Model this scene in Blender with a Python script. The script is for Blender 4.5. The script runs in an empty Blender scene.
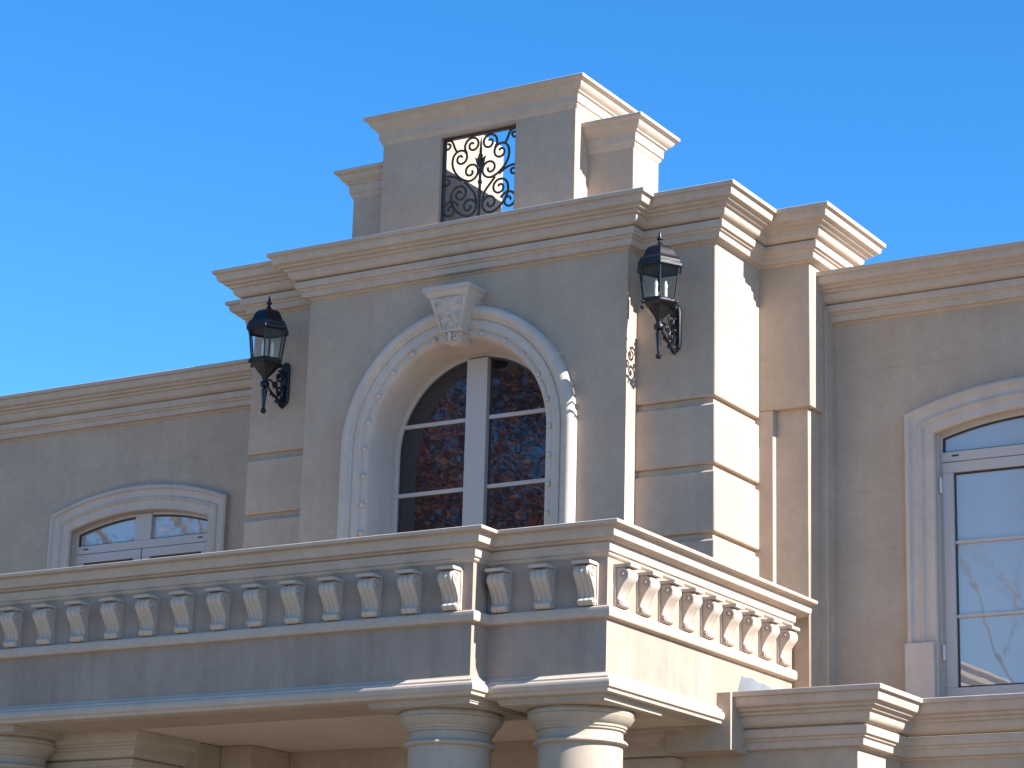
import bpy, bmesh, math, random
from mathutils import Vector, Matrix
random.seed(7)
R_ = math.radians
sc = bpy.context.scene
COL = sc.collection

# ------------------------------------------------------------------ camera
cam_d = bpy.data.cameras.new('camera')
cam = bpy.data.objects.new('camera', cam_d); COL.objects.link(cam)
r = Vector((0.85640739, 0.51559605, 0.02696446)); u = Vector((0.11689824, -0.2445089, 0.96257478)); f = Vector((-0.50289281, 0.82120406, 0.2696715))
M = Matrix.Identity(4)
for i in range(3):
    M[i][0] = r[i]; M[i][1] = u[i]; M[i][2] = -f[i]
M[0][3], M[1][3], M[2][3] = 0.0, -13.0, 1.6
cam.matrix_world = M
cam_d.sensor_width = 36.0; cam_d.sensor_fit = 'HORIZONTAL'
cam_d.lens = 2465.46 / 1024 * 36.0
cam_d.clip_start = 0.1; cam_d.clip_end = 2000
sc.camera = cam

# ------------------------------------------------------------------ sky, sun, exposure
SUN_AZ, SUN_EL = 0.7, 34.5          # degrees from +x towards +y, and above the horizon
sd = Vector((math.cos(R_(SUN_EL)) * math.cos(R_(SUN_AZ)), math.cos(R_(SUN_EL)) * math.sin(R_(SUN_AZ)), math.sin(R_(SUN_EL))))
w = bpy.data.worlds.new('World'); sc.world = w; w.use_nodes = True
nt = w.node_tree; bg = nt.nodes['Background']
sky = nt.nodes.new('ShaderNodeTexSky'); sky.sky_type = 'NISHITA'; sky.sun_disc = False
sky.sun_elevation = R_(SUN_EL); sky.sun_rotation = R_(90 - SUN_AZ)
sky.air_density = 1.0; sky.dust_density = 0.0; sky.ozone_density = 5.0; sky.altitude = 900
hs = nt.nodes.new('ShaderNodeHueSaturation'); hs.inputs['Saturation'].default_value = 1.25
nt.links.new(sky.outputs[0], hs.inputs['Color']); nt.links.new(hs.outputs[0], bg.inputs['Color'])
bg.inputs['Strength'].default_value = 0.08
sl = bpy.data.lights.new('sun', 'SUN'); sl.energy = 4.3; sl.angle = R_(0.5); sl.color = (1.0, 0.955, 0.895)
so = bpy.data.objects.new('sun', sl); COL.objects.link(so)
so.rotation_euler = sd.to_track_quat('Z', 'Y').to_euler(); so.location = (10, -10, 20)
sc.view_settings.view_transform = 'Standard'; sc.view_settings.look = 'None'
sc.view_settings.exposure = 1.76; sc.view_settings.gamma = 1.0
sc.view_settings.use_curve_mapping = False

# ------------------------------------------------------------------ materials
def new_mat(name):
    m = bpy.data.materials.new(name); m.use_nodes = True
    t = m.node_tree; return m, t, t.nodes['Principled BSDF']

def stucco(name, c, rough=0.9, mottle=0.09, streak=0.07, bump=0.25, grain=140.0):
    m, t, b = new_mat(name); N = t.nodes; L = t.links
    tc = N.new('ShaderNodeTexCoord')
    n1 = N.new('ShaderNodeTexNoise'); n1.inputs['Scale'].default_value = 1.7; n1.inputs['Detail'].default_value = 6; n1.inputs['Roughness'].default_value = 0.65
    L.new(tc.outputs['Object'], n1.inputs['Vector'])
    mp = N.new('ShaderNodeMapping'); mp.inputs['Scale'].default_value = (5.0, 5.0, 0.28)
    L.new(tc.outputs['Object'], mp.inputs['Vector'])
    n2 = N.new('ShaderNodeTexNoise'); n2.inputs['Scale'].default_value = 1.6; n2.inputs['Detail'].default_value = 4; n2.inputs['Roughness'].default_value = 0.6
    L.new(mp.outputs[0], n2.inputs['Vector'])
    n3 = N.new('ShaderNodeTexNoise'); n3.inputs['Scale'].default_value = grain; n3.inputs['Detail'].default_value = 3
    L.new(tc.outputs['Object'], n3.inputs['Vector'])
    n4 = N.new('ShaderNodeTexNoise'); n4.inputs['Scale'].default_value = 14.0; n4.inputs['Detail'].default_value = 5; n4.inputs['Roughness'].default_value = 0.7
    L.new(tc.outputs['Object'], n4.inputs['Vector'])
    def rng(n, amt):
        q = N.new('ShaderNodeMapRange'); q.inputs[1].default_value = 0.3; q.inputs[2].default_value = 0.7
        q.inputs[3].default_value = 1 - amt; q.inputs[4].default_value = 1 + amt
        L.new(n.outputs['Fac'], q.inputs[0]); return q
    a = rng(n1, mottle); s = rng(n2, streak); g = rng(n3, 0.05); h = rng(n4, 0.06)
    m1 = N.new('ShaderNodeMath'); m1.operation = 'MULTIPLY'; L.new(a.outputs[0], m1.inputs[0]); L.new(s.outputs[0], m1.inputs[1])
    m2 = N.new('ShaderNodeMath'); m2.operation = 'MULTIPLY'; L.new(m1.outputs[0], m2.inputs[0]); L.new(g.outputs[0], m2.inputs[1])
    m3 = N.new('ShaderNodeMath'); m3.operation = 'MULTIPLY'; L.new(m2.outputs[0], m3.inputs[0]); L.new(h.outputs[0], m3.inputs[1])
    vm = N.new('ShaderNodeVectorMath'); vm.operation = 'SCALE'; vm.inputs[0].default_value = c
    L.new(m3.outputs[0], vm.inputs['Scale']); L.new(vm.outputs[0], b.inputs['Base Color'])
    b.inputs['Roughness'].default_value = rough
    b.inputs['Specular IOR Level'].default_value = 0.25
    bp = N.new('ShaderNodeBump'); bp.inputs['Strength'].default_value = bump; bp.inputs['Distance'].default_value = 0.004
    ad = N.new('ShaderNodeMath'); ad.operation = 'ADD'
    L.new(n3.outputs['Fac'], ad.inputs[0]); L.new(n4.outputs['Fac'], ad.inputs[1])
    L.new(ad.outputs[0], bp.inputs['Height']); L.new(bp.outputs[0], b.inputs['Normal'])
    return m

def plain(name, c, rough=0.5, metal=0.0, noise=0.08, scale=30.0, spec=0.5, bump=0.0):
    m, t, b = new_mat(name); N = t.nodes; L = t.links
    tc = N.new('ShaderNodeTexCoord'); n = N.new('ShaderNodeTexNoise'); n.inputs['Scale'].default_value = scale; n.inputs['Detail'].default_value = 4
    L.new(tc.outputs['Object'], n.inputs['Vector'])
    q = N.new('ShaderNodeMapRange'); q.inputs[1].default_value = 0.3; q.inputs[2].default_value = 0.7
    q.inputs[3].default_value = 1 - noise; q.inputs[4].default_value = 1 + noise; L.new(n.outputs['Fac'], q.inputs[0])
    vm = N.new('ShaderNodeVectorMath'); vm.operation = 'SCALE'; vm.inputs[0].default_value = c
    L.new(q.outputs[0], vm.inputs['Scale']); L.new(vm.outputs[0], b.inputs['Base Color'])
    b.inputs['Roughness'].default_value = rough; b.inputs['Metallic'].default_value = metal; b.inputs['Specular IOR Level'].default_value = spec
    if bump:
        bp = N.new('ShaderNodeBump'); bp.inputs['Strength'].default_value = bump; bp.inputs['Distance'].default_value = 0.004
        L.new(n.outputs['Fac'], bp.inputs['Height']); L.new(bp.outputs[0], b.inputs['Normal'])
    return m

def mirror_glass(name, c, ior):
    m, t, b = new_mat(name); N = t.nodes; L = t.links
    b.inputs['Base Color'].default_value = (*c, 1); b.inputs['Roughness'].default_value = 0.017; b.inputs['IOR'].default_value = ior
    tc = N.new('ShaderNodeTexCoord'); n = N.new('ShaderNodeTexNoise'); n.inputs['Scale'].default_value = 6.0; n.inputs['Detail'].default_value = 2
    L.new(tc.outputs['Object'], n.inputs['Vector'])
    bp = N.new('ShaderNodeBump'); bp.inputs['Strength'].default_value = 0.012; bp.inputs['Distance'].default_value = 0.02
    L.new(n.outputs['Fac'], bp.inputs['Height']); L.new(bp.outputs[0], b.inputs['Normal'])
    return m

def clear_glass(name):
    m, t, b = new_mat(name); N = t.nodes; L = t.links; N.remove(b)
    out = N['Material Output']; tr = N.new('ShaderNodeBsdfTransparent'); tr.inputs[0].default_value = (0.90, 0.93, 0.93, 1)
    gl = N.new('ShaderNodeBsdfGlossy'); gl.inputs['Roughness'].default_value = 0.08
    fr = N.new('ShaderNodeFresnel'); fr.inputs[0].default_value = 1.22
    mx = N.new('ShaderNodeMixShader'); L.new(fr.outputs[0], mx.inputs[0]); L.new(tr.outputs[0], mx.inputs[1]); L.new(gl.outputs[0], mx.inputs[2])
    L.new(mx.outputs[0], out.inputs['Surface']); return m

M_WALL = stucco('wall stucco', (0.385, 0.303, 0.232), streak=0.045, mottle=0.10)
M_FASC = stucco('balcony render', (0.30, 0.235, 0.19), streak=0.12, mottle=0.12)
M_CORB = stucco('corbel stone', (0.45, 0.375, 0.31), mottle=0.05, streak=0.03, bump=0.1)
M_TRIM = stucco('cast stone trim', (0.43, 0.35, 0.283), mottle=0.06, streak=0.04, bump=0.15)
M_SURR = stucco('pale window surround', (0.475, 0.40, 0.34), mottle=0.06, streak=0.06, bump=0.1)
M_COLM = stucco('column stone', (0.355, 0.295, 0.235), mottle=0.06, streak=0.05, bump=0.1)
M_CEIL = stucco('porch ceiling', (0.55, 0.46, 0.36), mottle=0.06, streak=0.0, bump=0.1)
M_FRAME = plain('window frame', (0.43, 0.375, 0.345), rough=0.45, noise=0.03)
M_GASK = plain('dark gasket', (0.02, 0.02, 0.022), rough=0.5)
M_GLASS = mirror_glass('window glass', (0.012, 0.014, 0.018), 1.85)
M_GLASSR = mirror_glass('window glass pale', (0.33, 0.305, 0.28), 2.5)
M_IRON = plain('black iron', (0.006, 0.006, 0.009), rough=0.36, metal=0.0, noise=0.3, scale=60, spec=0.4, bump=0.2)
M_GRIL = plain('wrought iron', (0.03, 0.025, 0.022), rough=0.5, noise=0.2, scale=60, spec=0.5)
M_LGLASS = clear_glass('lantern glass')
M_CANDLE = plain('candle sleeve', (0.75, 0.72, 0.66), rough=0.4, noise=0.03)
M_BULB = plain('bulb glass', (0.7, 0.7, 0.7), rough=0.1, noise=0.02)
M_HINGE = plain('hinge', (0.6, 0.57, 0.55), rough=0.3)
M_PAVE = plain('paving', (0.145, 0.122, 0.096), rough=0.9, noise=0.2, scale=3, bump=0.3)
M_ROOF = plain('flat roof', (0.25, 0.23, 0.21), rough=0.9, noise=0.15, scale=4)
M_BARK = plain('bark', (0.10, 0.075, 0.055), rough=0.95, noise=0.3, scale=12, bump=0.5)
def leaf_mat():
    m, t, b = new_mat('autumn leaf'); N = t.nodes; L = t.links
    tc = N.new('ShaderNodeTexCoord'); n = N.new('ShaderNodeTexNoise'); n.inputs['Scale'].default_value = 1.3; n.inputs['Detail'].default_value = 5
    L.new(tc.outputs['Object'], n.inputs['Vector'])
    cr = N.new('ShaderNodeValToRGB'); cr.color_ramp.elements[0].position = 0.35; cr.color_ramp.elements[0].color = (0.10, 0.026, 0.016, 1)
    cr.color_ramp.elements[1].position = 0.68; cr.color_ramp.elements[1].color = (0.23, 0.075, 0.035, 1)
    L.new(n.outputs['Fac'], cr.inputs[0]); L.new(cr.outputs[0], b.inputs['Base Color']); b.inputs['Roughness'].default_value = 0.6
    return m
M_LEAF = leaf_mat()

# ------------------------------------------------------------------ mesh helpers
class MB:
    def __init__(s): s.v = []; s.f = []
    def add(s, vs, fs):
        k = len(s.v); s.v += [tuple(p) for p in vs]; s.f += [tuple(i + k for i in q) for q in fs]; return s
    def box(s, x0, x1, y0, y1, z0, z1):
        return s.add([(x0,y0,z0),(x1,y0,z0),(x1,y1,z0),(x0,y1,z0),(x0,y0,z1),(x1,y0,z1),(x1,y1,z1),(x0,y1,z1)],
                     [(0,3,2,1),(4,5,6,7),(0,1,5,4),(1,2,6,5),(2,3,7,6),(3,0,4,7)])
    def sweep(s, path, prof, closed=False, dz=0.0):
        """profile polygon of (out, z) swept along a plan path; out lies to the right of travel."""
        n = len(path); P = [Vector(p) for p in path]; m = len(prof); vs = []
        for i in range(n):
            ds = []
            if closed or i > 0: ds.append((P[i] - P[i-1]).normalized())
            if closed or i < n - 1: ds.append((P[(i+1) % n] - P[i]).normalized())
            ns = [Vector((d.y, -d.x)) for d in ds]
            mt = ns[0] if len(ns) == 1 else (ns[0] + ns[1]) / (1 + ns[0].dot(ns[1]))
            for o, z in prof: vs.append((P[i].x + mt.x * o, P[i].y + mt.y * o, z + dz))
        fs = []
        for i in range(n if closed else n - 1):
            a = i * m; b = ((i + 1) % n) * m
            for j in range(m):
                k = (j + 1) % m; fs.append((a + j, b + j, b + k, a + k))
        if not closed: fs += [tuple(range(m)), tuple(range((n-1)*m, n*m))[::-1]]
        return s.add(vs, fs)
    def rings(s, rings, closed_loop=False):
        """connect equal length point rings (lists of xyz) into a surface"""
        m = len(rings[0]); vs = [p for q in rings for p in q]; fs = []
        for i in range(len(rings) - 1):
            for j in range(m if closed_loop else m - 1):
                k = (j + 1) % m
                fs.append((i*m + j, i*m + k, (i+1)*m + k, (i+1)*m + j))
        return s.add(vs, fs)
    def lathe(s, cx, cy, prof, n=48, rot=0.0, cap=True):
        vs = []; fs = []; m = len(prof)
        for i in range(n):
            a = 2 * math.pi * i / n + rot
            for rr, z in prof: vs.append((cx + rr * math.cos(a), cy + rr * math.sin(a), z))
        for i in range(n):
            k = (i + 1) % n
            for j in range(m - 1): fs.append((i*m + j, k*m + j, k*m + j + 1, i*m + j + 1))
        if cap:
            fs.append(tuple(i*m for i in range(n))[::-1]); fs.append(tuple(i*m + m - 1 for i in range(n)))
        return s.add(vs, fs)
    def tube(s, pts, rad, n=8, cap=True):
        P = [Vector(p) for p in pts]; L = len(P); vs = []; fs = []
        rads = rad if isinstance(rad, (list, tuple)) else [rad] * L
        up = Vector((0.13, 0.97, 0.21)).normalized()
        prev = None
        for i in range(L):
            d = (P[min(i+1, L-1)] - P[max(i-1, 0)])
            d = d.normalized() if d.length > 1e-9 else Vector((0, 0, 1))
            if prev is None:
                a = d.cross(up)
                if a.length < 1e-3: a = d.cross(Vector((1, 0, 0)))
            else:
                a = prev - d * prev.dot(d)
                if a.length < 1e-4: a = d.cross(up)
            a.normalize(); prev = a; b = d.cross(a)
            for k in range(n):
                t = 2 * math.pi * k / n
                vs.append(tuple(P[i] + (a * math.cos(t) + b * math.sin(t)) * rads[i]))
        for i in range(L - 1):
            for k in range(n):
                q = (k + 1) % n; fs.append((i*n + k, i*n + q, (i+1)*n + q, (i+1)*n + k))
        if cap: fs += [tuple(range(n))[::-1], tuple(range((L-1)*n, L*n))]
        return s.add(vs, fs)
    def ball(s, c, rr, n=10, m=7, sc_=(1,1,1)):
        vs = [(c[0], c[1], c[2] - rr*sc_[2])]; fs = []
        for i in range(1, m):
            t = -math.pi/2 + math.pi * i / m
            for k in range(n):
                a = 2*math.pi*k/n
                vs.append((c[0] + rr*sc_[0]*math.cos(t)*math.cos(a), c[1] + rr*sc_[1]*math.cos(t)*math.sin(a), c[2] + rr*sc_[2]*math.sin(t)))
        vs.append((c[0], c[1], c[2] + rr*sc_[2])); T = len(vs) - 1
        for k in range(n):
            q = (k+1) % n; fs.append((0, 1+q, 1+k)); fs.append((T, T-n+k, T-n+q))
            for i in range(m - 2): fs.append((1+i*n+k, 1+i*n+q, 1+(i+1)*n+q, 1+(i+1)*n+k))
        return s.add(vs, fs)

def build(name, mb, mat, parent=None, bevel=0.0, smooth=30.0, fix=True):
    me = bpy.data.meshes.new(name); me.from_pydata(mb.v, [], mb.f); me.update()
    if fix:
        bm = bmesh.new(); bm.from_mesh(me); bmesh.ops.recalc_face_normals(bm, faces=bm.faces); bm.to_mesh(me); bm.free()
    me.materials.append(mat)
    if smooth:
        for p in me.polygons: p.use_smooth = True
        me.set_sharp_from_angle(angle=R_(smooth))
    o = bpy.data.objects.new(name, me); COL.objects.link(o)
    if parent: o.parent = parent
    if bevel:
        b = o.modifiers.new('edge', 'BEVEL'); b.width = bevel; b.segments = 2; b.limit_method = 'ANGLE'; b.angle_limit = R_(40); b.use_clamp_overlap = True
    return o

def empty(name, label, cat, loc=(0, 0, 0), group=None):
    o = bpy.data.objects.new(name, None); COL.objects.link(o); o.location = loc; o.empty_display_size = 0.3
    o['label'] = label; o['category'] = cat
    if group: o['group'] = group
    return o

def copy_children(src, dst, only_shift=None):
    for ch in src.children:
        c = ch.copy(); COL.objects.link(c); c.parent = dst
        for g in ch.children:
            d = g.copy(); COL.objects.link(d); d.parent = c

# ------------------------------------------------------------------ ground
g = MB(); g.add([(-700,-700,0),(700,-700,0),(700,700,0),(-700,700,0)], [(0,1,2,3)])
o = build('ground', g, M_PAVE, smooth=0, fix=False); o['kind'] = 'structure'

# ------------------------------------------------------------------ the house
HOUSE = empty('house', 'large tan stucco house front with a corbelled balcony, arched central window and stepped parapet', 'house', (-8.355, 0, 0))
def H(name, mb, mat, parent=None, **k):
    o = build(name, mb, mat, parent or HOUSE, **k)
    if parent is None: o.matrix_parent_inverse = Matrix.Translation((8.355, 0, 0))
    return o
XC = -8.355
PX, PXL = 1.229, 1.238           # half width and plane of the central panel
RX, RXL, RY = 1.785, 1.808, 0.13          # piers with grooves
FX, FXL, FY = 2.141, 2.17, 0.752         # pilasters behind the piers
WY = 1.075                     # wing walls
BACK = 1.244
WTOP = 6.80

# window outlines: a ring is a list of (x, z) from bottom left over the head to bottom right
AR_C, AR_N = 5.545, 40
def arch_ring(rad, zb=3.7, xc=XC, zc=AR_C):
    pts = [(xc - rad, zb)]
    for i in range(AR_N + 1):
        a = math.pi * (1 - i / AR_N); pts.append((xc + rad * math.cos(a), zc + rad * math.sin(a)))
    pts.append((xc + rad, zb)); return pts
SEG_R, SEG_AP, SEG_N = 2.41, 5.811, 24
def seg_ring(off, xc, zb=3.75):
    hw = 0.85 - off; rr = SEG_R - off; zc = SEG_AP - SEG_R
    pts = [(xc - hw, zb)]
    for i in range(SEG_N + 1):
        x = -hw + 2 * hw * i / SEG_N; pts.append((xc + x, zc + math.sqrt(rr * rr - x * x)))
    pts.append((xc + hw, zb)); return pts

def wall_with_hole(mb, x0, x1, z0, z1, y, ring, depth):
    """front sheet round a hole, with the reveal turned back by depth"""
    (xl, zb), (xr, _) = ring[0], ring[-1]
    mb.add([(x0,y,z0),(xl,y,z0),(xl,y,z1),(x0,y,z1)], [(0,1,2,3)])
    mb.add([(xr,y,z0),(x1,y,z0),(x1,y,z1),(xr,y,z1)], [(0,1,2,3)])
    if zb > z0: mb.add([(xl,y,z0),(xr,y,z0),(xr,y,zb),(xl,y,zb)], [(0,1,2,3)])
    top = ring[1:-1]
    for (xa, za), (xb, zb2) in zip(top[:-1], top[1:]):
        mb.add([(xa,y,za),(xb,y,zb2),(xb,y,z1),(xa,y,z1)], [(0,1,2,3)])
    mb.rings([[(x,y,z) for x, z in ring], [(x,y+depth,z) for x, z in ring]])

# central panel: front sheet with the arched hole, sides and a solid back
pm = MB()
wall_with_hole(pm, XC-PXL, XC+PX, 3.5, WTOP, 0.0, arch_ring(0.69, 3.6), 0.31)
pm.add([(XC+PX,0,3.5),(XC+PX,0.5,3.5),(XC+PX,0.5,WTOP),(XC+PX,0,WTOP)], [(0,1,2,3)])
pm.add([(XC-PXL,0.5,3.5),(XC-PXL,0,3.5),(XC-PXL,0,WTOP),(XC-PXL,0.5,WTOP)], [(0,1,2,3)])
pm.box(XC-PXL+0.01, XC+PX-0.01, 0.36, BACK-0.02, 3.4, WTOP-0.01)
H('wall', pm, M_WALL, smooth=0)
# piers with grooves
GZ = [4.785, 5.215, 5.64]
def pier(sx):
    m = MB(); RXs = RX if sx > 0 else RXL; xa, xb = sorted((XC + sx * (PX - 0.02), XC + sx * RXs))
    zs = [3.5] + GZ + [WTOP]
    for i in range(4):
        z0 = zs[i] + (0.021 if i else 0); z1 = zs[i+1] - (0.021 if i < 3 else 0)
        m.box(xa, xb, RY, BACK-0.02, z0, z1)
    H('pier', m, M_WALL, bevel=0.012)
    c = MB(); xa2, xb2 = sorted((XC + sx * (PX - 0.01), XC + sx * (RXs - 0.028)))
    c.box(xa2, xb2, RY + 0.028, BACK-0.03, 3.49, WTOP-0.01); H('pier', c, M_WALL, smooth=0)
pier(1); pier(-1)
def pilaster(sx):
    m = MB()
    def bx(a, b, y0, y1, z0, z1):
        xa, xb = sorted((XC + sx*a, XC + sx*b)); m.box(xa, xb, y0, y1, z0, z1)
    bx(RX-0.05, FX if sx > 0 else FXL, FY, BACK-0.01, 5.708, WTOP)
    bx(RX-0.05, 1.884, FY, BACK-0.012, 3.5, 5.707)
    bx(1.86, 2.108, FY+0.042, BACK-0.014, 3.51, 5.712); bx(2.10, 2.161, .955, BACK-0.016, 3.52, 6.40)
    H('pilaster', m, M_WALL, bevel=0.006)
pilaster(1); pilaster(-1)
# wings
def score(mb, x0, x1, z):  # thin construction joint, a shallow raised line
    mb.box(x0, x1, WY-0.0016, WY+0.02, z, z+0.006)
WXR, WXL = XC + 3.502, XC - 3.530
for xc, x0, x1 in ((WXR, XC+FX-0.03, 4.0), (WXL, -17.0, XC-FXL+0.03)):
    m = MB(); wall_with_hole(m, x0, x1, 3.4, 6.45, WY, seg_ring(0.19, xc, 3.6), 0.16)
    m.box(x0, x1, WY+0.24, WY+0.55, 3.4, 6.44)
    H('wall', m, M_WALL, smooth=0)
    s = MB()
    for z, a, b in ((5.985, x0, x1), (5.19, x0, xc-0.86), (4.815, x0, xc-0.86), (5.19, xc+0.86, x1), (4.815, xc+0.86, x1)):
        if b > a: score(s, a + 0.01, b - 0.002, z)
    H('joint', s, M_WALL, smooth=0)

# mouldings: (out, z)
MAIN = [(.228,6.965),(.228,6.938),(.207,6.935),(.206,6.920),(.203,6.902),(.196,6.889),(.182,6.882),(.168,6.879),(.167,6.866),(.150,6.862),(.141,6.859),(.139,6.845),(.120,6.841),(.119,6.828),(.116,6.812),(.106,6.797),(.090,6.788),(.067,6.783),(.065,6.778),(.084,6.775),(.084,6.755),(.079,6.730),(.064,6.726),(.063,6.715),(.049,6.708),(.048,6.694),(.046,6.675),(.042,6.671),(.012,6.668),(.008,6.660),(.0,6.656)]
def closed_prof(p, inn=-0.12, inn_top=None):
    return p + [(inn, p[-1][1]), (inn if inn_top is None else inn_top, p[0][1])]
c = MB(); path = [(XC-FXL,BACK),(XC-FXL,FY),(XC-RXL,FY),(XC-RXL,RY),(XC-PXL,RY),(XC-PXL,0),(XC+PX,0),(XC+PX,RY),(XC+RX,RY),(XC+RX,FY),(XC+FX,FY),(XC+FX,BACK)]
c.sweep(path, closed_prof(MAIN, -0.05), closed=True)
H('cornice', c, M_TRIM, bevel=0.003)
rf = MB(); rf.box(XC-PXL-0.02, XC+PX+0.02, 0.03, BACK-0.03, 6.81, 6.958); rf.box(XC-FXL+0.03, XC-PXL-0.03, 0.80, BACK-0.035, 6.81, 6.957); rf.box(XC+PX+0.03, XC+FX-0.03, 0.80, BACK-0.035, 6.81, 6.957)
rf.box(XC-RXL+0.03, XC-PXL-0.03, 0.17, 0.79, 6.81, 6.956); rf.box(XC+PX+0.03, XC+RX-0.03, 0.17, 0.79, 6.81, 6.956)
H('roof', rf, M_ROOF, smooth=0)
for x0, x1 in ((XC+FX-0.02, 4.0), (-17.0, XC-FXL+0.02)):
    c = MB(); c.sweep([(x0, WY), (x1, WY)], closed_prof(MAIN, -0.5), dz=-0.344); H('cornice', c, M_TRIM, bevel=0.003)
rf = MB(); rf.box(-17, 4, WY+0.56, 12, 6.2, 6.5); rf.box(-17, 4, 11.7, 12, 0, 6.2); H('roof', rf, M_ROOF, smooth=0)
for xa in (-17.0, 3.7):
    sh = MB(); sh.box(xa, xa+.3, WY+0.02, 11.69, 0, 6.19); H('wall', sh, M_WALL, smooth=0)

# attic: two towers, a lintel, side blocks
AX, AXL, AY, AB = 0.757, 0.775, 0.12, 0.94
GXL, GXR = -8.658, -8.062
for xa, xb in ((XC-AXL, GXL), (GXR, XC+AX)):
    a = MB(); a.box(xa, xb, AY, AB, 6.93, 7.90); H('parapet', a, M_WALL, bevel=0.006)
a = MB(); a.box(GXL-0.02, GXR+0.02, AY+0.004, AY+0.085, 7.728, 7.905); H('lintel', a, M_WALL, smooth=0)
ATT = [(.106,7.940),(.106,7.918),(.080,7.904),(.078,7.894),(.072,7.882),(.060,7.868),(.044,7.856),(.040,7.846),(.028,7.838),(.025,7.817),(.024,7.783),(.014,7.776),(.012,7.760),(.0,7.744)]
c = MB(); c.sweep([(XC-AXL,AB),(XC-AXL,AY),(XC+AX,AY),(XC+AX,AB)], closed_prof(ATT, -0.04)); H('cornice', c, M_TRIM, bevel=0.003)
for xa, xb in ((XC-AXL+0.035, GXL-0.003), (GXR+0.003, XC+AX-0.035)):
    c = MB(); c.box(xa, xb, AY+0.035, AB-0.003, 7.89, 7.937); H('roof', c, M_TRIM, smooth=0)
SX, SXL, SY, SB = 1.100, 1.130, 0.293, 0.64
for sx in (1, -1):
    m = MB(); xa, xb = sorted((XC+sx*(AX-0.03), XC+sx*(SX if sx > 0 else SXL))); m.box(xa, xb, SY, SB, 6.93, 7.63); H('parapet', m, M_WALL, bevel=0.006)
    if sx > 0: pth = [(XC+AX-0.02,SY),(XC+SX,SY),(XC+SX,SB),(XC+AX-0.02,SB)]
    else: pth = [(XC-AXL+0.02,SB),(XC-SXL,SB),(XC-SXL,SY),(XC-AXL+0.02,SY)]
    c = MB(); c.sweep(pth, closed_prof(ATT, -0.17), dz=-0.275); H('cornice', c, M_TRIM, bevel=0.003)

# ------------------------------------------------------------------ arched window and its surround
def ring3(ring, y): return [(x, y, z) for x, z in ring]
ARP = [(.885,.004),(.885,-.052),(.880,-.066),(.868,-.076),(.850,-.080),(.832,-.078),(.818,-.070),(.812,-.058),(.800,-.054),(.797,-.046),(.788,-.044),(.786,-.052),(.735,-.055),(.728,-.048),(.724,-.040),(.684,-.040),(.676,-.032),(.668,-.010),(.656,.06),(.646,.15),(.640,.20),(.638,.24)]
m = MB(); m.rings([ring3(arch_ring(rr), y) for rr, y in ARP])
SURR = H('arch_surround', m, M_SURR, smooth=40)
def bead_at(x, z, big):
    b = MB(); b.ball((x, -0.044, z), 0.020, 12, 8, (1, .8, 1)); return b
bp = []
for z in (4.05, 4.24, 4.42, 4.61, 4.79, 4.98, 5.17, 5.36, 5.545): bp += [(XC-.704, z), (XC+.704, z)]
for k in (1,2,3,4,5,7,8,9,10,11):
    a_ = math.pi * k / 12; bp.append((XC + .704*math.cos(a_), AR_C + .704*math.sin(a_)))
for x, z in bp: H('bead', bead_at(x, z, False), M_SURR, SURR)
# raised strips between the beads of the head
for k in (1,2,3,4,7,8,9,10):
    st = MB()
    a0 = math.pi*(k+.22)/12; a1 = math.pi*(k+.78)/12
    pts = [(XC+.704*math.cos(a0+(a1-a0)*i/6), -0.040, AR_C+.704*math.sin(a0+(a1-a0)*i/6)) for i in range(7)]
    st.tube(pts, [.006,.009,.010,.010,.010,.009,.006], 8); H('moulding', st, M_SURR, SURR)

def part_window(frames, panes, bars, gaskets, extra=None, glass=None, label=None):
    fo = H('window', frames, M_FRAME, bevel=0.003)
    for p in panes: H('pane', p, glass or M_GLASS, fo, smooth=0)
    for b in bars: H('glazing_bar', b, M_FRAME, fo, bevel=0.002)
    if gaskets: H('gasket', gaskets, M_GASK, fo, smooth=0)
    if label: fo['label'] = label
    return fo

GY = 0.25
def halfdisc(y, rad, x0, x1, z0, z1, n=20):
    """region inside the arch between x0 and x1, from z0 up to z1 or the arch"""
    mb = MB(); pts = []
    for i in range(n+1):
        x = x0 + (x1-x0)*i/n; d = rad*rad-(x-XC)**2
        zt = AR_C + math.sqrt(max(d, 0.0)) if d > 0 else AR_C
        pts.append((x, min(z1, zt)))
    for (xa, za), (xb, zb) in zip(pts[:-1], pts[1:]):
        if max(za, zb) > z0: mb.add([(xa,y,z0),(xb,y,z0),(xb,y,max(zb,z0)),(xa,y,max(za,z0))], [(0,1,2,3)])
    return mb
fr = MB()
fr.rings([ring3(arch_ring(rr), y) for rr, y in ((.640,.225),(.618,.225),(.616,.232),(.612,.262))])
fr.box(XC-.088, XC+.072, .212, .30, 3.7, AR_C+.6045)
bars = []; panes = []
for z in (4.36, 4.815, 5.275, 5.742):
    for sx in (-1, 1):
        xe = math.sqrt(max(.615**2 - max(z-AR_C, 0)**2, 0.01))
        a_, b_ = sorted((XC+sx*.079, XC+sx*xe)); b = MB(); b.box(a_, b_, .232, .262, z-.013, z+.013); bars.append(b)
for sx in (-1, 1):
    a_, b_ = sorted((XC+sx*.075, XC+sx*.613)); panes.append(halfdisc(GY, .613, a_, b_, 3.7, 9))
gk = MB(); gk.rings([ring3(arch_ring(rr), y) for rr, y in ((.613,.244),(.600,.246),(.600,.2505))])
part_window(fr, panes, bars, gk, label='arched window with a thick middle post, red leaves reflected in it')

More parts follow.
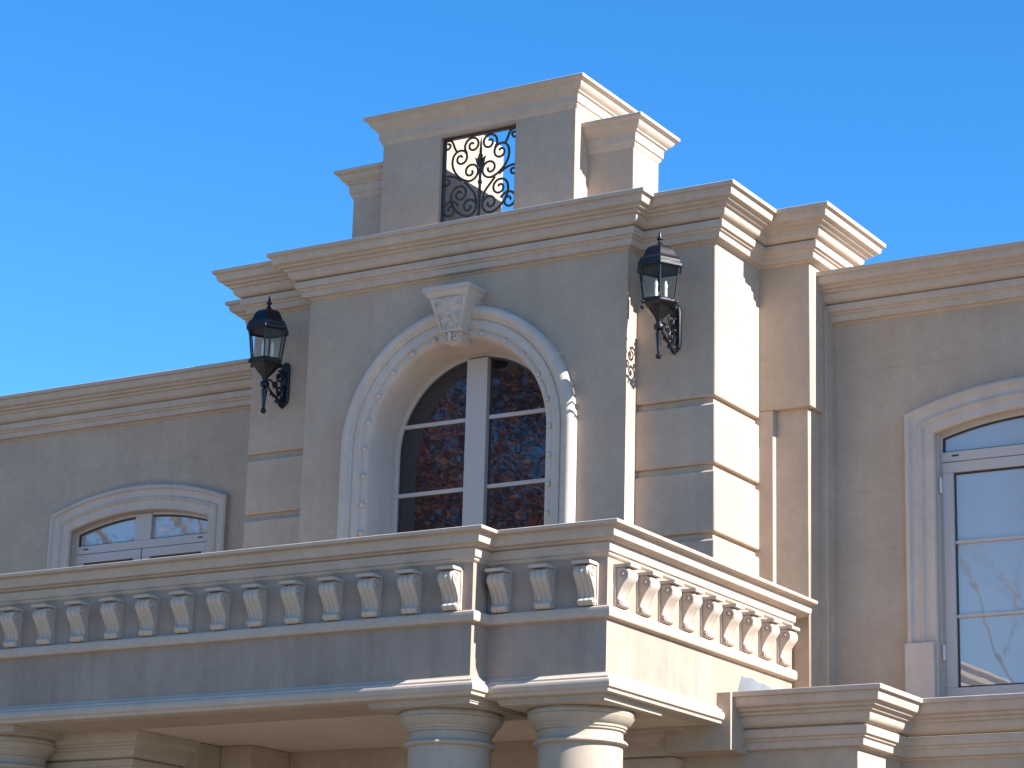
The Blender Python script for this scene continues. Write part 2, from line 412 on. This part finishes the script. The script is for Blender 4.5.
# ------------------------------------------------------------------ keystone
k = MB(); KZ0, KZ1 = 6.165, 6.452
def quadring(z, hw, y0): return [(XC-hw, 0.01, z), (XC-hw, y0, z), (XC-hw*.55, y0-.012, z), (XC+hw*.55, y0-.012, z), (XC+hw, y0, z), (XC+hw, 0.01, z)]
k.rings([quadring(6.152,.030,-.070), quadring(6.168,.056,-.098), quadring(6.20,.068,-.112), quadring(6.225,.070,-.116), quadring(6.235,.092,-.140), quadring(6.25,.094,-.142), quadring(6.258,.084,-.135), quadring(6.33,.102,-.155), quadring(6.40,.125,-.172), quadring(6.452,.142,-.180)])
k.add(quadring(6.152,.030,-.070), [(0,1,2,3,4,5)])
KEY = H('keystone', k, M_SURR, smooth=35)
cap = MB(); cap.sweep([(XC-.140,0.0),(XC-.140,-.178),(XC+.140,-.178),(XC+.140,0.0)], [(.040,6.532),(.040,6.504),(.028,6.499),(.026,6.489),(.018,6.474),(.004,6.462),(.002,6.452),(-.006,6.441),(-.135,6.441),(-.135,6.532)])
H('cap', cap, M_SURR, KEY, bevel=0.002)
def spiral(cx, cz, r0, turns, a0, sgn, y, n=26, r1=.004):
    pts = []
    for i in range(n):
        t = i/(n-1); a_ = a0 + sgn*turns*2*math.pi*t; rr = r0*(1-t)+r1*t
        pts.append((cx + rr*math.cos(a_), y, cz + rr*math.sin(a_)))
    return pts
orn = MB()
for sx in (-1, 1):
    orn.tube(spiral(XC+sx*.075, 6.415, .028, 1.4, math.pi/2, -sx, -.186), .0065, 6)
    orn.tube(spiral(XC+sx*.062, 6.345, .026, 1.4, -math.pi/2, sx, -.172), .006, 6)
    orn.tube([(XC+sx*.11,-.183,6.44),(XC+sx*.06,-.19,6.45),(XC+sx*.02,-.192,6.435),(XC,-.192,6.442)], .006, 6)
    orn.tube([(XC+sx*.10,-.176,6.40),(XC+sx*.085,-.165,6.34),(XC+sx*.072,-.152,6.28)], .006, 6)
    orn.tube(spiral(XC+sx*.045, 6.20, .024, 1.2, math.pi/2, sx, -.142), .0065, 6)
    orn.tube([(XC+sx*.018,-.158,6.30),(XC+sx*.03,-.16,6.275),(XC+sx*.055,-.155,6.272)], .006, 6)
    for q in (0.015, .045, .07): orn.ball((XC+sx*q, -.146, 6.262), .013, 8, 6)
orn.ball((XC, -.176, 6.40), .020, 8, 6, (.8,.8,1.2)); orn.ball((XC, -.172, 6.355), .022, 8, 6, (1.1,.7,1)); orn.ball((XC,-.165,6.315), .018, 8, 6)
orn.tube([(XC,-.145,6.225),(XC,-.15,6.19),(XC,-.135,6.16)], [.016,.013,.005], 8)
H('ornament', orn, M_SURR, KEY)

# ------------------------------------------------------------------ wing windows
SGP = [(.0,.003),(.0,-.040),(.012,-.048),(.026,-.048),(.032,-.040),(.036,-.030),(.060,-.026),(.086,-.024),(.092,-.034),(.104,-.038),(.112,-.030),(.118,-.020),(.180,-.018),(.188,-.008),(.190,.02),(.192,.15)]
for xc, lab in ((WXR, 'tall segmental headed window with pale blue sky in its panes'), (WXL, 'segmental headed window rising behind the balcony front')):
    m = MB(); m.rings([[(x, WY+y, z) for x, z in seg_ring(o_, xc)] for o_, y in SGP])
    S = H('window_surround', m, M_SURR, smooth=40)
    for sx in (-1, 1):
        b = MB(); a_, b_ = sorted((xc+sx*.862, xc+sx*.672)); b.box(a_, b_, WY-.062, WY+.03, 3.74, 4.205); H('base_block', b, M_SURR, S, bevel=0.004)
    y = WY + .062
    def zin(x, off): return SEG_AP - SEG_R + math.sqrt((SEG_R-off)**2 - (x-xc)**2)
    fr = MB()
    fr.rings([[(x, yy, z) for x, z in seg_ring(o_, xc)] for o_, yy in ((.190,y),(.210,y),(.212,y+.02),(.212,y+.05))])
    def fb(x0, x1, z0, z1, d=0.0): fr.box(xc+x0, xc+x1, y-.006-d, y+.05, z0, z1)
    fb(-.645, .645, 5.3470, 5.4110)
    fb(-.078, .078, 5.4110, zin(xc+.078, .195), .0015)
    for sx in (-1, 1):
        a_, b_ = sorted((sx*.006, sx*.640))
        def lb(u0, u1, z0, z1, d):
            p, q = sorted((sx*u0, sx*u1)); fr.box(xc+p, xc+q, y-.004-d, y+.045, z0, z1)
        lb(.006, .640, 5.2770, 5.3430, .004); lb(.006, .640, 3.859, 3.9340, .004)
        lb(.006, .080, 3.9340, 5.2770, .0035); lb(.570, .640, 3.9340, 5.2770, .0035)
    fr.box(xc-.007, xc+.007, y+.006, y+.04, 3.859, 5.3430)
    fb(-.66, .66, 3.80, 3.857, .006)
    panes = []; bars = []; gk = MB()
    for sx in (-1, 1):
        p, q = sorted((sx*.078, sx*.638)); pm = MB(); n = 12
        top = [(xc+p+(q-p)*i/n, zin(xc+p+(q-p)*i/n, .208)) for i in range(n+1)]
        for (xa, za), (xb, zb) in zip(top[:-1], top[1:]): pm.add([(xa,y+.02,5.409),(xb,y+.02,5.409),(xb,y+.02,zb),(xa,y+.02,za)], [(0,1,2,3)])
        panes.append(pm)
        pm = MB(); p, q = sorted((sx*.078, sx*.572)); pm.add([(xc+p,y+.022,3.929),(xc+q,y+.022,3.929),(xc+q,y+.022,5.279),(xc+p,y+.022,5.279)], [(0,1,2,3)]); panes.append(pm)
        for z in (4.3730, 4.8350):
            b = MB(); b.box(xc+p-.001, xc+q+.001, y+.005, y+.03, z-.010, z+.010); bars.append(b)
        for (u0, u1, z0, z1) in ((.079,.571,5.2650,5.2780),(.561,.571,3.9330,5.2650),(.079,.571,3.9330,3.9450),(.079,.087,3.9450,5.2650)):
            p2, q2 = sorted((sx*u0, sx*u1)); gk.box(xc+p2, xc+q2, y+.014, y+.026, z0, z1)
        p2, q2 = sorted((sx*.079, sx*.636)); gk.box(xc+p2, xc+q2, y+.010, y+.024, 5.4105, 5.4180)
        p2, q2 = sorted((sx*.626, sx*.637)); gk.box(xc+p2, xc+q2, y+.010, y+.024, 5.419, 5.50)
        ar = [(xc+sx*.079+(sx*.555)*i/12) for i in range(13)]
        gk.rings([[(x, y+.012, zin(x, .2105)) for x in ar], [(x, y+.012, zin(x, .2235)) for x in ar]])
        p2, q2 = sorted((sx*.53, sx*.575)); gk.box(xc+p2, xc+q2, y-.0075, y+.0, 5.378, 5.389)
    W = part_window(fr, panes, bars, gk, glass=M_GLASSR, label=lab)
    for sx in (-1, 1):
        for z in (5.20, 4.15):
            h = MB(); a_, b_ = sorted((xc+sx*.640, xc+sx*.654)); h.box(a_, b_, y-.03, y+.0, z-.05, z+.05); H('hinge', h, M_HINGE, W, bevel=.003)

# ------------------------------------------------------------------ balcony
BXR, BYJ, BXK, BYK = -6.295, -1.692, -7.040, -1.853
BL = -13.6
bpath = [(BL, BYK), (BXK, BYK), (BXK, BYJ), (BXR, BYJ), (BXR, FY+0.0)]
inner = -0.16
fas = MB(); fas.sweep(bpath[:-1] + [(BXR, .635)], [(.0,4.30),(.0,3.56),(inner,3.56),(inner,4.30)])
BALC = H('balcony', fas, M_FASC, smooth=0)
bshort = bpath[:-1] + [(BXR, .635)]
capm = MB(); capm.sweep(bpath, [(.123,4.455),(.124,4.442),(.121,4.434),(.085,4.427),(.084,4.418),(.082,4.396),(.077,4.376),(.052,4.369),(.050,4.363),(.031,4.358),(-.20,4.357),(-.20,4.455)])
H('coping', capm, M_TRIM, BALC, bevel=0.003)
capm = MB(); capm.sweep(bshort, [(.031,4.3565),(.029,4.330),(.026,4.307),(.016,4.302),(.014,4.290),(.003,4.281),(-.03,4.279),(-.19,4.279),(-.19,4.3565)])
H('frieze_band', capm, M_TRIM, BALC, bevel=0.003)
stm = MB(); stm.sweep(bshort, [(.003,4.016),(.026,4.012),(.035,4.004),(.037,3.994),(.037,3.968),(.033,3.960),(.030,3.954),(.003,3.947),(-.05,3.946),(-.05,4.016)])
H('string_course', stm, M_TRIM, BALC, bevel=0.002)
bsm = MB(); bsm.sweep(bpath, [(.002,3.660),(.012,3.646),(.032,3.636),(.034,3.632),(.034,3.624),(.046,3.617),(.052,3.605),(.052,3.592),(.046,3.578),(.034,3.571),(.032,3.566),(.030,3.555),(.020,3.552),(-.004,3.551),(-.09,3.550),(-.09,3.660)])
H('base_moulding', bsm, M_TRIM, BALC, bevel=0.002)
fil = MB(); fil.box(-6.44, -6.36, .60, FY+.02, 3.56, 4.36); H('fascia', fil, M_WALL, BALC, smooth=0)
flo = MB(); flo.box(BL, BXK-.17, BYK+.17, .70, 3.605, 3.70); flo.box(BXK-.16, BXR-.10, BYJ+.10, .702, 3.605, 3.699); H('floor', flo, M_TRIM, BALC, smooth=0)

def corbel_mesh():
    m = MB(); W = .046; ZS = .82
    prof = [(.262,.060),(.256,.076),(.244,.088),(.225,.095),(.205,.096),(.185,.090),(.16,.072),(.13,.050),(.10,.034),(.075,.026),(.056,.024),(.049,.030),(.042,.044),(.030,.052),(.016,.049),(.005,.040),(.0,.028)]
    prof = [(z*ZS, o) for z, o in prof]
    n = 18; rings = []
    for i in range(n+1):
        t = -1 + 2*i/n; x = W*t
        rid = .008*(abs(math.cos(1.5*math.pi*t))-.62)
        rings.append([(x, -(o + (rid if .05*ZS < z < .255*ZS else rid*.5)), z) for z, o in prof])
    m.rings(rings)
    for side in (0, -1):                                   # flat cheeks
        rg = rings[side]; m.add(rg + [(rg[0][0], .005, prof[-1][0]), (rg[0][0], .005, prof[0][0])], [tuple(range(len(rg)+2))])
    for sx in (-1, 1):                                     # volutes on both cheeks
        sp = lambda cy, cz, r0, tn, a0: [(sx*(W+.002), -(cy + (r0*(1-i/21)+.004)*math.cos(a0+tn*2*math.pi*i/21)), cz + (r0*(1-i/21)+.004)*math.sin(a0+tn*2*math.pi*i/21)) for i in range(22)]
        m.tube(sp(.056, .177, .030, 1.5, -.6), .005, 6); m.ball((sx*W, -.056, .177), .010, 8, 6)
        m.tube([(sx*(W+.001), -.086, .160), (sx*(W+.001), -.056, .122), (sx*(W+.001), -.032, .080), (sx*(W+.001), -.022, .045)], .005, 6)
        m.tube(sp(.030, .022, .014, 1.2, 1.2), .0045, 6)
    m.box(-.056, .056, -.104, .004, .2165, .233)
    m.box(-.054, .054, -.012, .004, .003, .216)
    return m
cm = corbel_mesh(); proto = None; nc = 0
def corbel(x, y, rot):
    global proto, nc
    if proto is None:
        proto = build('corbel', cm, M_CORB, BALC, bevel=0.0, smooth=40); o = proto
    else:
        o = proto.copy(); COL.objects.link(o); o.parent = BALC
    o.matrix_parent_inverse = Matrix.Identity(4)
    o.location = (x, y, 4.0165); o.rotation_euler = (0, 0, rot); nc += 1
for i in range(25): corbel(-7.16 - .2637*i, BYK - .0015, 0)
for x in (-6.944, -6.672, -6.403): corbel(x, BYJ - .0015, 0)
for i in range(9): corbel(BXR + .0015, -1.572 + .2552*i, math.pi/2)

pt = MB(); py = [(-.113,3.78),(-.09,3.83),(-.06,3.879),(.0,3.876),(.074,3.887),(.16,3.872),(.25,3.876),(.349,3.866),(.31,3.845),(.22,3.835),(.16,3.80),(.05,3.775)]  # thin grey sheet: shade painted as colour on the sunlit balcony side
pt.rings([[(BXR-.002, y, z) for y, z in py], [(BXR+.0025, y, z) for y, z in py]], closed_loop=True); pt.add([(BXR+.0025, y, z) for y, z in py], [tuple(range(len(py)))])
po = H('shade_patch', pt, stucco('grey patch', (0.135, 0.15, 0.175), mottle=.25), BALC, smooth=0); po['label'] = 'grey patch standing in for shade on the sunlit balcony side'

# ------------------------------------------------------------------ portico: ceiling, columns, ground floor walls
c = MB(); c.box(BL, BXK-.01, BYK+.05, -1.42, 3.547, 3.56); c.box(BXK, BXR-.02, BYJ+.05, -1.25, 3.5475, 3.56); H('beam', c, M_WALL, smooth=0)
c = MB(); c.box(BL, BXK-.02, BYK+.02, -.16, 3.553, 3.598); c.box(BXK-.015, BXR-.02, BYJ+.02, -.16, 3.5535, 3.597); H('ceiling', c, M_CEIL, smooth=0)
CAPP = [(.231,0.0),(.231,3.318),(.250,3.322),(.258,3.330),(.258,3.338),(.250,3.347),(.237,3.352),(.232,3.362),(.231,3.396),(.243,3.400),(.244,3.410),(.252,3.414),(.253,3.426),(.262,3.432),(.276,3.447),(.288,3.464),(.293,3.474),(.288,3.478),(.292,3.482),(.294,3.490),(.290,3.500),(.284,3.508),(.28,3.512)]
def column(cx, cy, group_label):
    sh_ = MB(); sh_.lathe(cx, cy, [(.245,0.42),(.244,1.2),(.238,2.4),(.231,3.0),(.231,3.322)], 64); root = H('column', sh_, M_COLM, smooth=40)
    if group_label: root['label'] = group_label
    cp = MB(); cp.lathe(cx, cy, CAPP[1:], 64); H('capital', cp, M_COLM, root, smooth=40)
    ab = MB(); ab.sweep([(cx-.30,cy-.30),(cx+.30,cy-.30),(cx+.30,cy+.30),(cx-.30,cy+.30)], [(.035,3.5545),(.035,3.540),(.030,3.537),(.030,3.528),(.024,3.525),(.024,3.516),(.010,3.5105),(-.25,3.5105),(-.25,3.5545)], closed=True); H('abacus', ab, M_COLM, root, bevel=.0015)
    bs = MB(); bs.lathe(cx, cy, [(.30,.16),(.33,.20),(.33,.26),(.30,.30),(.27,.33),(.29,.36),(.29,.39),(.25,.425)], 48); bs.box(cx-.34, cx+.34, cy-.34, cy+.34, 0.0, .161); H('base', bs, M_COLM, root)
column(-6.635, -1.350, 'round column at the balcony corner with its sunlit side')
column(-7.375, -1.505, None)
column(-10.62, -1.505, None)
column(-11.36, -1.505, None)
# house wall under the balcony and the bays beside it
gw = MB()
gw.box(-9.46, -5.525, -.155, 1.0, 0, 3.56); gw.box(-9.70, -9.462, -.565, 1.0, 0, 3.552); gw.box(-13.6, -9.702, -.79, 1.0, 0, 3.551)
gw.box(-5.527, 4.0, .47, 1.0, 0, 3.70); gw.box(-6.62, -5.53, -.10, .30, 3.3, 3.70); gw.box(-17.0, -13.602, 0.3, 1.0, 0, 3.70)
H('wall', gw, M_WALL, bevel=.006)
LOW = [(o, 3.738 + (z - 6.965)*1.06) for o, z in MAIN]
c = MB(); c.sweep([(-6.24,-.14),(-5.525,-.14),(-5.525,.47),(4.0,.47)], closed_prof(LOW, -.10)); H('cornice', c, M_TRIM, bevel=.003)
c = MB(); c.box(-6.4, -5.6, -.10, 1.04, 3.62, 3.733); c.box(-5.599, 4.0, .50, 1.04, 3.62, 3.7325); H('roof', c, M_TRIM, smooth=0)
c = MB(); c.box(-6.623, -6.205, -.385, .05, 3.405, 3.737); H('end_block', c, M_WALL, bevel=.004)
# moulded heads of the piers inside the porch
POR = [(o*.85, 3.556 + (z - 6.965)*.85) for o, z in MAIN]
c = MB(); c.sweep([(-10.6,-.78),(-10.6,-1.21),(-9.885,-1.21),(-9.885,-.78)], closed_prof(POR, -.10), closed=False); c.box(-10.55, -9.90, -1.19, -.785, 0, 3.30); H('pier', c, M_TRIM, bevel=.003)
c = MB(); c.sweep([(-7.0,-.155),(-7.0,-.20),(-6.70,-.20),(-6.70,-.155)], closed_prof(POR, -.04)); c.box(-6.98, -6.72, -.19, -.1, 0, 3.30); H('pilaster', c, M_TRIM, bevel=.003)

# ------------------------------------------------------------------ grille in the parapet opening
GYG = AY + .045
gr = MB(); fx0, fx1, fz0, fz1 = GXL+.001, GXR-.001, 6.97, 7.727
for b_ in ((fx0, fx0+.018, fz0, fz1), (fx1-.018, fx1, fz0, fz1), (fx0+.018, fx1-.018, fz1-.018, fz1), (fx0+.018, fx1-.018, fz0, fz0+.018)):
    gr.box(b_[0], b_[1], GYG-.012, GYG+.012, b_[2], b_[3])
GR = H('grille', gr, M_GRIL, smooth=0)
GR['label'] = 'black wrought iron scroll grille in the parapet opening'
GC = (fx0+fx1)/2
bar = MB(); bar.tube([(GC,GYG,fz0),(GC,GYG,7.60)], .010, 8); bar.tube([(GC,GYG,7.60),(GC,GYG,7.66),(GC,GYG,7.70)], [.010,.006,.001], 8)
for z in (7.30, 7.37, 7.56): bar.ball((GC,GYG,z), .017, 8, 6)
H('bar', bar, M_GRIL, GR)
for z in (7.52, 7.10):
    for sx in (-1, 1):
        lf = MB()
        lf.add([(GC,GYG-.008,z-.045),(GC+sx*.025,GYG-.01,z-.02),(GC+sx*.045,GYG-.004,z+.035),(GC+sx*.022,GYG-.01,z+.018),(GC+sx*.004,GYG-.012,z+.05),(GC,GYG+.008,z)], [(0,1,5),(1,2,3),(1,3,5),(3,4,5),(0,5,1)])
        lf.tube([(GC,GYG,z-.05),(GC+sx*.02,GYG,z-.015),(GC+sx*.040,GYG,z+.03)], [.008,.011,.003], 6); H('leaf', lf, M_GRIL, GR)
def scroll(pts):
    m_ = MB(); m_.tube(pts, .0084, 8); H('scroll', m_, M_GRIL, GR)
def wind(cx, cz, r0, a0, turns, sx, n=34):
    """from the outer end at angle a0 clockwise into the eye (mirrored on the left half)"""
    out = []
    for i in range(n):
        t = i/(n-1); a_ = a0 - turns*2*math.pi*t; rr = r0*1.12*(1-t)**.85 + .010
        out.append((GC + sx*(cx + rr*math.cos(a_)), GYG, cz + .014 + rr*math.sin(a_)))
    return out
def unwind(cx, cz, r0, a0, turns, sx, n=34):
    out = []
    for i in range(n):
        t = i/(n-1); a_ = a0 + turns*2*math.pi*t; rr = r0*1.12*(1-t)**.85 + .010
        out.append((GC + sx*(cx + rr*math.cos(a_)), GYG, cz + .014 + rr*math.sin(a_)))
    return out[::-1]
def blend(A, B, k=1.0):
    p0, p1 = Vector(A[-1]), Vector(B[0]); t0 = (p0 - Vector(A[-2])).normalized(); t1 = (Vector(B[1]) - p1).normalized(); d = (p1-p0).length*k
    mid = []
    for i in range(1, 9):
        t = i/9; mid.append(tuple(p0*(2*t**3-3*t**2+1) + t0*d*(t**3-2*t**2+t) + p1*(-2*t**3+3*t**2) + t1*d*(t**3-t**2)))
    return A + mid + B
for sx in (-1, 1):
    Q = lambda dx, z: (GC + sx*dx, GYG, z + .014)
    A = unwind(.066, 7.632, .048, -.4, 1.4, sx); scroll(A + [Q(.118, 7.598), Q(.112, 7.582)])
    scroll(blend(unwind(.157, 7.551, .050, 0.0, 1.4, sx), wind(.076, 7.444, .054, -1.0, 1.4, sx)))
    scroll(blend([Q(.150, 7.390), Q(.170, 7.405)], wind(.262, 7.400, .026, 1.9, 1.1, sx, 24)))
    scroll(blend([Q(.190, 7.600), Q(.204, 7.625)], wind(.264, 7.660, .024, 1.9, 1.1, sx, 24)))
    scroll(blend(unwind(.157, 7.295, .050, 0.0, 1.4, sx), wind(.083, 7.195, .054, -1.0, 1.4, sx)))
    scroll(blend([Q(.120, 7.375), Q(.085, 7.335)], [Q(.032, 7.26), Q(.022, 7.21)], .9))
    scroll(blend([Q(.170, 7.215), Q(.176, 7.228)], wind(.232, 7.192, .048, 2.4, 1.4, sx)))
    scroll(blend(unwind(.157, 7.045, .046, 0.0, 1.4, sx), wind(.083, 7.01, .030, -1.0, 1.2, sx)))

# ------------------------------------------------------------------ wall lanterns
def lantern(label):
    L = empty('wall_lantern', label, 'lantern', (0, 0, 0), 'black lanterns either side of the arched window')
    def P(name, mb, mat, parent=L, **k):
        o = build(name, mb, mat, parent, **k); return o
    ya = -.235; z0 = 0.0            # lantern axis, measured from the wall face at y = 0; z from the finial top down
    hexp = lambda prof: prof
    m = MB(); m.lathe(0, ya, [(.147,-.262),(.158,-.258),(.158,-.238),(.147,-.230),(.147,-.214),(.140,-.204),(.122,-.190),(.112,-.172),(.104,-.150),(.088,-.128),(.064,-.112),(.036,-.102),(.022,-.094)], 6); RF = P('roof', m, M_IRON, smooth=20, bevel=.002)
    m = MB(); m.lathe(0, ya, [(.026,-.100),(.018,-.088),(.010,-.076),(.010,-.066),(.020,-.060),(.020,-.052),(.011,-.046),(.010,-.034),(.006,-.014),(.001,0.0)], 16); P('finial', m, M_IRON, RF)
    m = MB(); hx = lambda rr, z: [(rr*math.cos(math.pi/3*i), ya + rr*math.sin(math.pi/3*i), z) for i in range(6)]
    T, B = hx(.136, -.262), hx(.108, -.466)
    for i in range(6): m.tube([B[i], T[i]], .006, 6)
    for rg, rad in ((T, .008), (B, .007)):
        for i in range(6): m.tube([rg[i], rg[(i+1) % 6]], rad, 6)
    P('frame', m, M_IRON)
    for i in range(6):
        j = (i+1) % 6; m = MB(); sh = lambda p: (p[0]*.985, ya + (p[1]-ya)*.985, p[2]); m.add([sh(B[i]), sh(B[j]), sh(T[j]), sh(T[i])], [(0,1,2,3)]); P('pane', m, M_LGLASS, smooth=0, fix=False)
    m = MB(); m.lathe(0, ya, [(.020,-.600),(.024,-.588),(.030,-.575),(.052,-.552),(.072,-.530),(.084,-.512),(.100,-.500),(.118,-.490),(.122,-.482),(.122,-.472),(.108,-.466)], 6); P('bowl', m, M_IRON, smooth=20, bevel=.002)
    for i in range(6):
        m = MB(); a_ = math.pi/3*i; m.ball((.118*math.cos(a_), ya+.118*math.sin(a_), -.486), .014, 8, 6); P('boss', m, M_IRON)
    m = MB(); m.lathe(0, ya, [(.002,-.838),(.012,-.834),(.019,-.824),(.020,-.814),(.014,-.804),(.009,-.798),(.012,-.790),(.011,-.78),(.014,-.74),(.019,-.70),(.022,-.672),(.015,-.660),(.013,-.652),(.030,-.645),(.034,-.632),(.030,-.618),(.018,-.610),(.018,-.596)], 16); P('tail', m, M_IRON)
    for i in range(3):
        a_ = 2*math.pi*i/3 + .5; x, y = .040*math.cos(a_), ya + .040*math.sin(a_)
        m = MB(); m.lathe(x, y, [(.018,-.468),(.018,-.460),(.0095,-.458),(.0095,-.390)], 12); cd = P('candle', m, M_CANDLE)
        b = MB(); b.lathe(x, y, [(.006,-.391),(.011,-.376),(.012,-.362),(.008,-.345),(.001,-.325)], 10); P('bulb', b, M_BULB, cd)
    # back plate with bevelled edge and pointed ends
    m = MB(); out = [(-.030,-.44),(-.022,-.428),(0,-.420),(.022,-.428),(.030,-.44),(.037,-.47),(.037,-.68),(.030,-.71),(.016,-.725),(0,-.735),(-.016,-.725),(-.030,-.71),(-.037,-.68),(-.037,-.47)]
    n = len(out); m.rings([[(x, .003, z) for x, z in out], [(x, -.012, z) for x, z in out], [(x*.82, -.020, -.59+(z+.59)*.94) for x, z in out]], closed_loop=True)
    m.add([(x*.82, -.020, -.59+(z+.59)*.94) for x, z in out], [tuple(range(n))]); P('back_plate', m, M_IRON, smooth=20)
    for z in (-.455, -.52, -.70): 
        b = MB(); b.ball((0, -.021, z), .010, 8, 6); P('screw', b, M_IRON)
    # scrolled bracket between the plate and the stem, in the plane of the axis
    def sp(cy, cz, r0, tn, a0, sg, n=30): return [(0, cy + (r0*(1-i/(n-1))+.004)*math.cos(a0+sg*tn*2*math.pi*i/(n-1)), cz + (r0*(1-i/(n-1))+.004)*math.sin(a0+sg*tn*2*math.pi*i/(n-1))) for i in range(n)]
    m = MB()
    m.tube([(0, ya+.018, -.628), (0, ya+.055, -.655), (0, -.125, -.685), (0, -.08, -.70)] + sp(-.070, -.650, .050, 1.35, -math.pi/2, 1), .0085, 8)
    m.tube([(0, -.018, -.50), (0, -.05, -.485), (0, -.085, -.495)] + sp(-.080, -.540, .042, 1.3, math.pi/2, -1)[4:], .008, 8)
    m.tube([(0, ya+.020, -.60), (0, ya+.06, -.585), (0, ya+.10, -.60)] + sp(-.128, -.605, .030, 1.2, math.pi*.5, -1)[3:], .007, 8)
    m.tube([(0, -.018, -.745), (0, -.04, -.735), (0, -.07, -.722), (0, -.085, -.70)], [.010,.012,.010,.006], 8)
    m.tube(sp(-.045, -.715, .026, 1.2, -math.pi/2, 1), .008, 8)
    for y, z in ((-.07,-.65), (-.08,-.54), (-.128,-.605), (-.045,-.715), (-.10,-.69), (-.03,-.60)): m.ball((0, y, z), .014, 8, 6)
    for k_ in range(5):
        t = k_/4; yy = -.155 + t*.11; zz = -.668 - t*.055 + .01*math.sin(9*t)
        m.add([(-.012,yy,zz),(.012,yy,zz),(.006,yy-.012,zz-.028),(-.006,yy-.012,zz-.028),(0,yy+.012,zz-.012)], [(0,1,2,3),(0,4,1),(1,4,2),(2,4,3),(3,4,0)])
    P('bracket', m, M_IRON)
    return L
LR = lantern('black six sided wall lantern on the sunlit pier right of the arched window')
LR.location = (XC + 1.511, RY - .001, 6.703)
LL = LR.copy(); COL.objects.link(LL); copy_children(LR, LL)
LL['label'] = 'black six sided wall lantern on the shaded pier left of the arched window'
LL.location = (XC - 1.511, RY - .001, 6.703)

# ------------------------------------------------------------------ trees across the drive, seen in the window panes
def branch(mb, p, d, length, rad, depth, tips, rng, spread=.55):
    pts = [p]; rads = [rad]; q = p.copy(); dd = d.copy(); n = 5
    for i in range(n):
        dd = (dd + Vector((rng.uniform(-.16,.16), rng.uniform(-.16,.16), rng.uniform(-.06,.14)))).normalized()
        q = q + dd*length/n; pts.append(q.copy()); rads.append(rad*(1-.45*(i+1)/n))
    mb.tube(pts, rads, 6 if depth > 2 else 4)
    if depth == 0: tips.append((pts[-1], pts[2])); return
    k = 3 if depth > 1 else 4
    for i in range(k):
        t = rng.choice(pts[2:]) if i else pts[-1]
        nd = (dd + Vector((rng.uniform(-1,1), rng.uniform(-1,1), rng.uniform(-.35,.75)))*spread*1.25).normalized()
        branch(mb, t.copy(), nd, length*rng.uniform(.58,.78), rads[-1]*rng.uniform(.6,.85), depth-1, tips, rng, spread)
def tree(name, label, x, y, h, leaves, seed, depth=5, thick=.022):
    rng = random.Random(seed); root = empty(name, label, 'tree', (x, y, 0))
    mb = MB(); tips = []
    branch(mb, Vector((0,0,0)), Vector((0,0,1)), h*.33, h*thick, depth, tips, rng)
    build('trunk', mb, M_BARK, root, fix=False, smooth=60)
    if leaves:
        lm = MB()
        for a_, b_ in tips:
            for i in range(leaves):
                c_ = b_.lerp(a_, rng.uniform(0,1.25)) + Vector((rng.gauss(0,.46), rng.gauss(0,.46), rng.gauss(0,.40)))
                s_ = rng.uniform(.022,.05); e1 = Vector((rng.uniform(-1,1), rng.uniform(-1,1), rng.uniform(-.6,.6))).normalized(); e2 = e1.cross(Vector((rng.uniform(-1,1), rng.uniform(-1,1), rng.uniform(-1,1)))).normalized()
                lm.add([c_-e1*s_, c_+e2*s_*.6, c_+e1*s_, c_-e2*s_*.6], [(0,1,2,3)])
        build('crown', lm, M_LEAF, root, fix=False, smooth=0)
tree('autumn_tree', 'russet leaved tree across the drive, reflected in the arched window', -21.0, -20.5, 16.5, 380, 3)
tree('autumn_tree', 'russet leaved tree reflected in the window left of the central bay', -28.6, -23.0, 22.0, 40, 11)
tree('bare_tree', 'leafless tree reflected in the tall window right of the central bay', -14.6, -25.0, 17.5, 0, 5, 6, .0125)
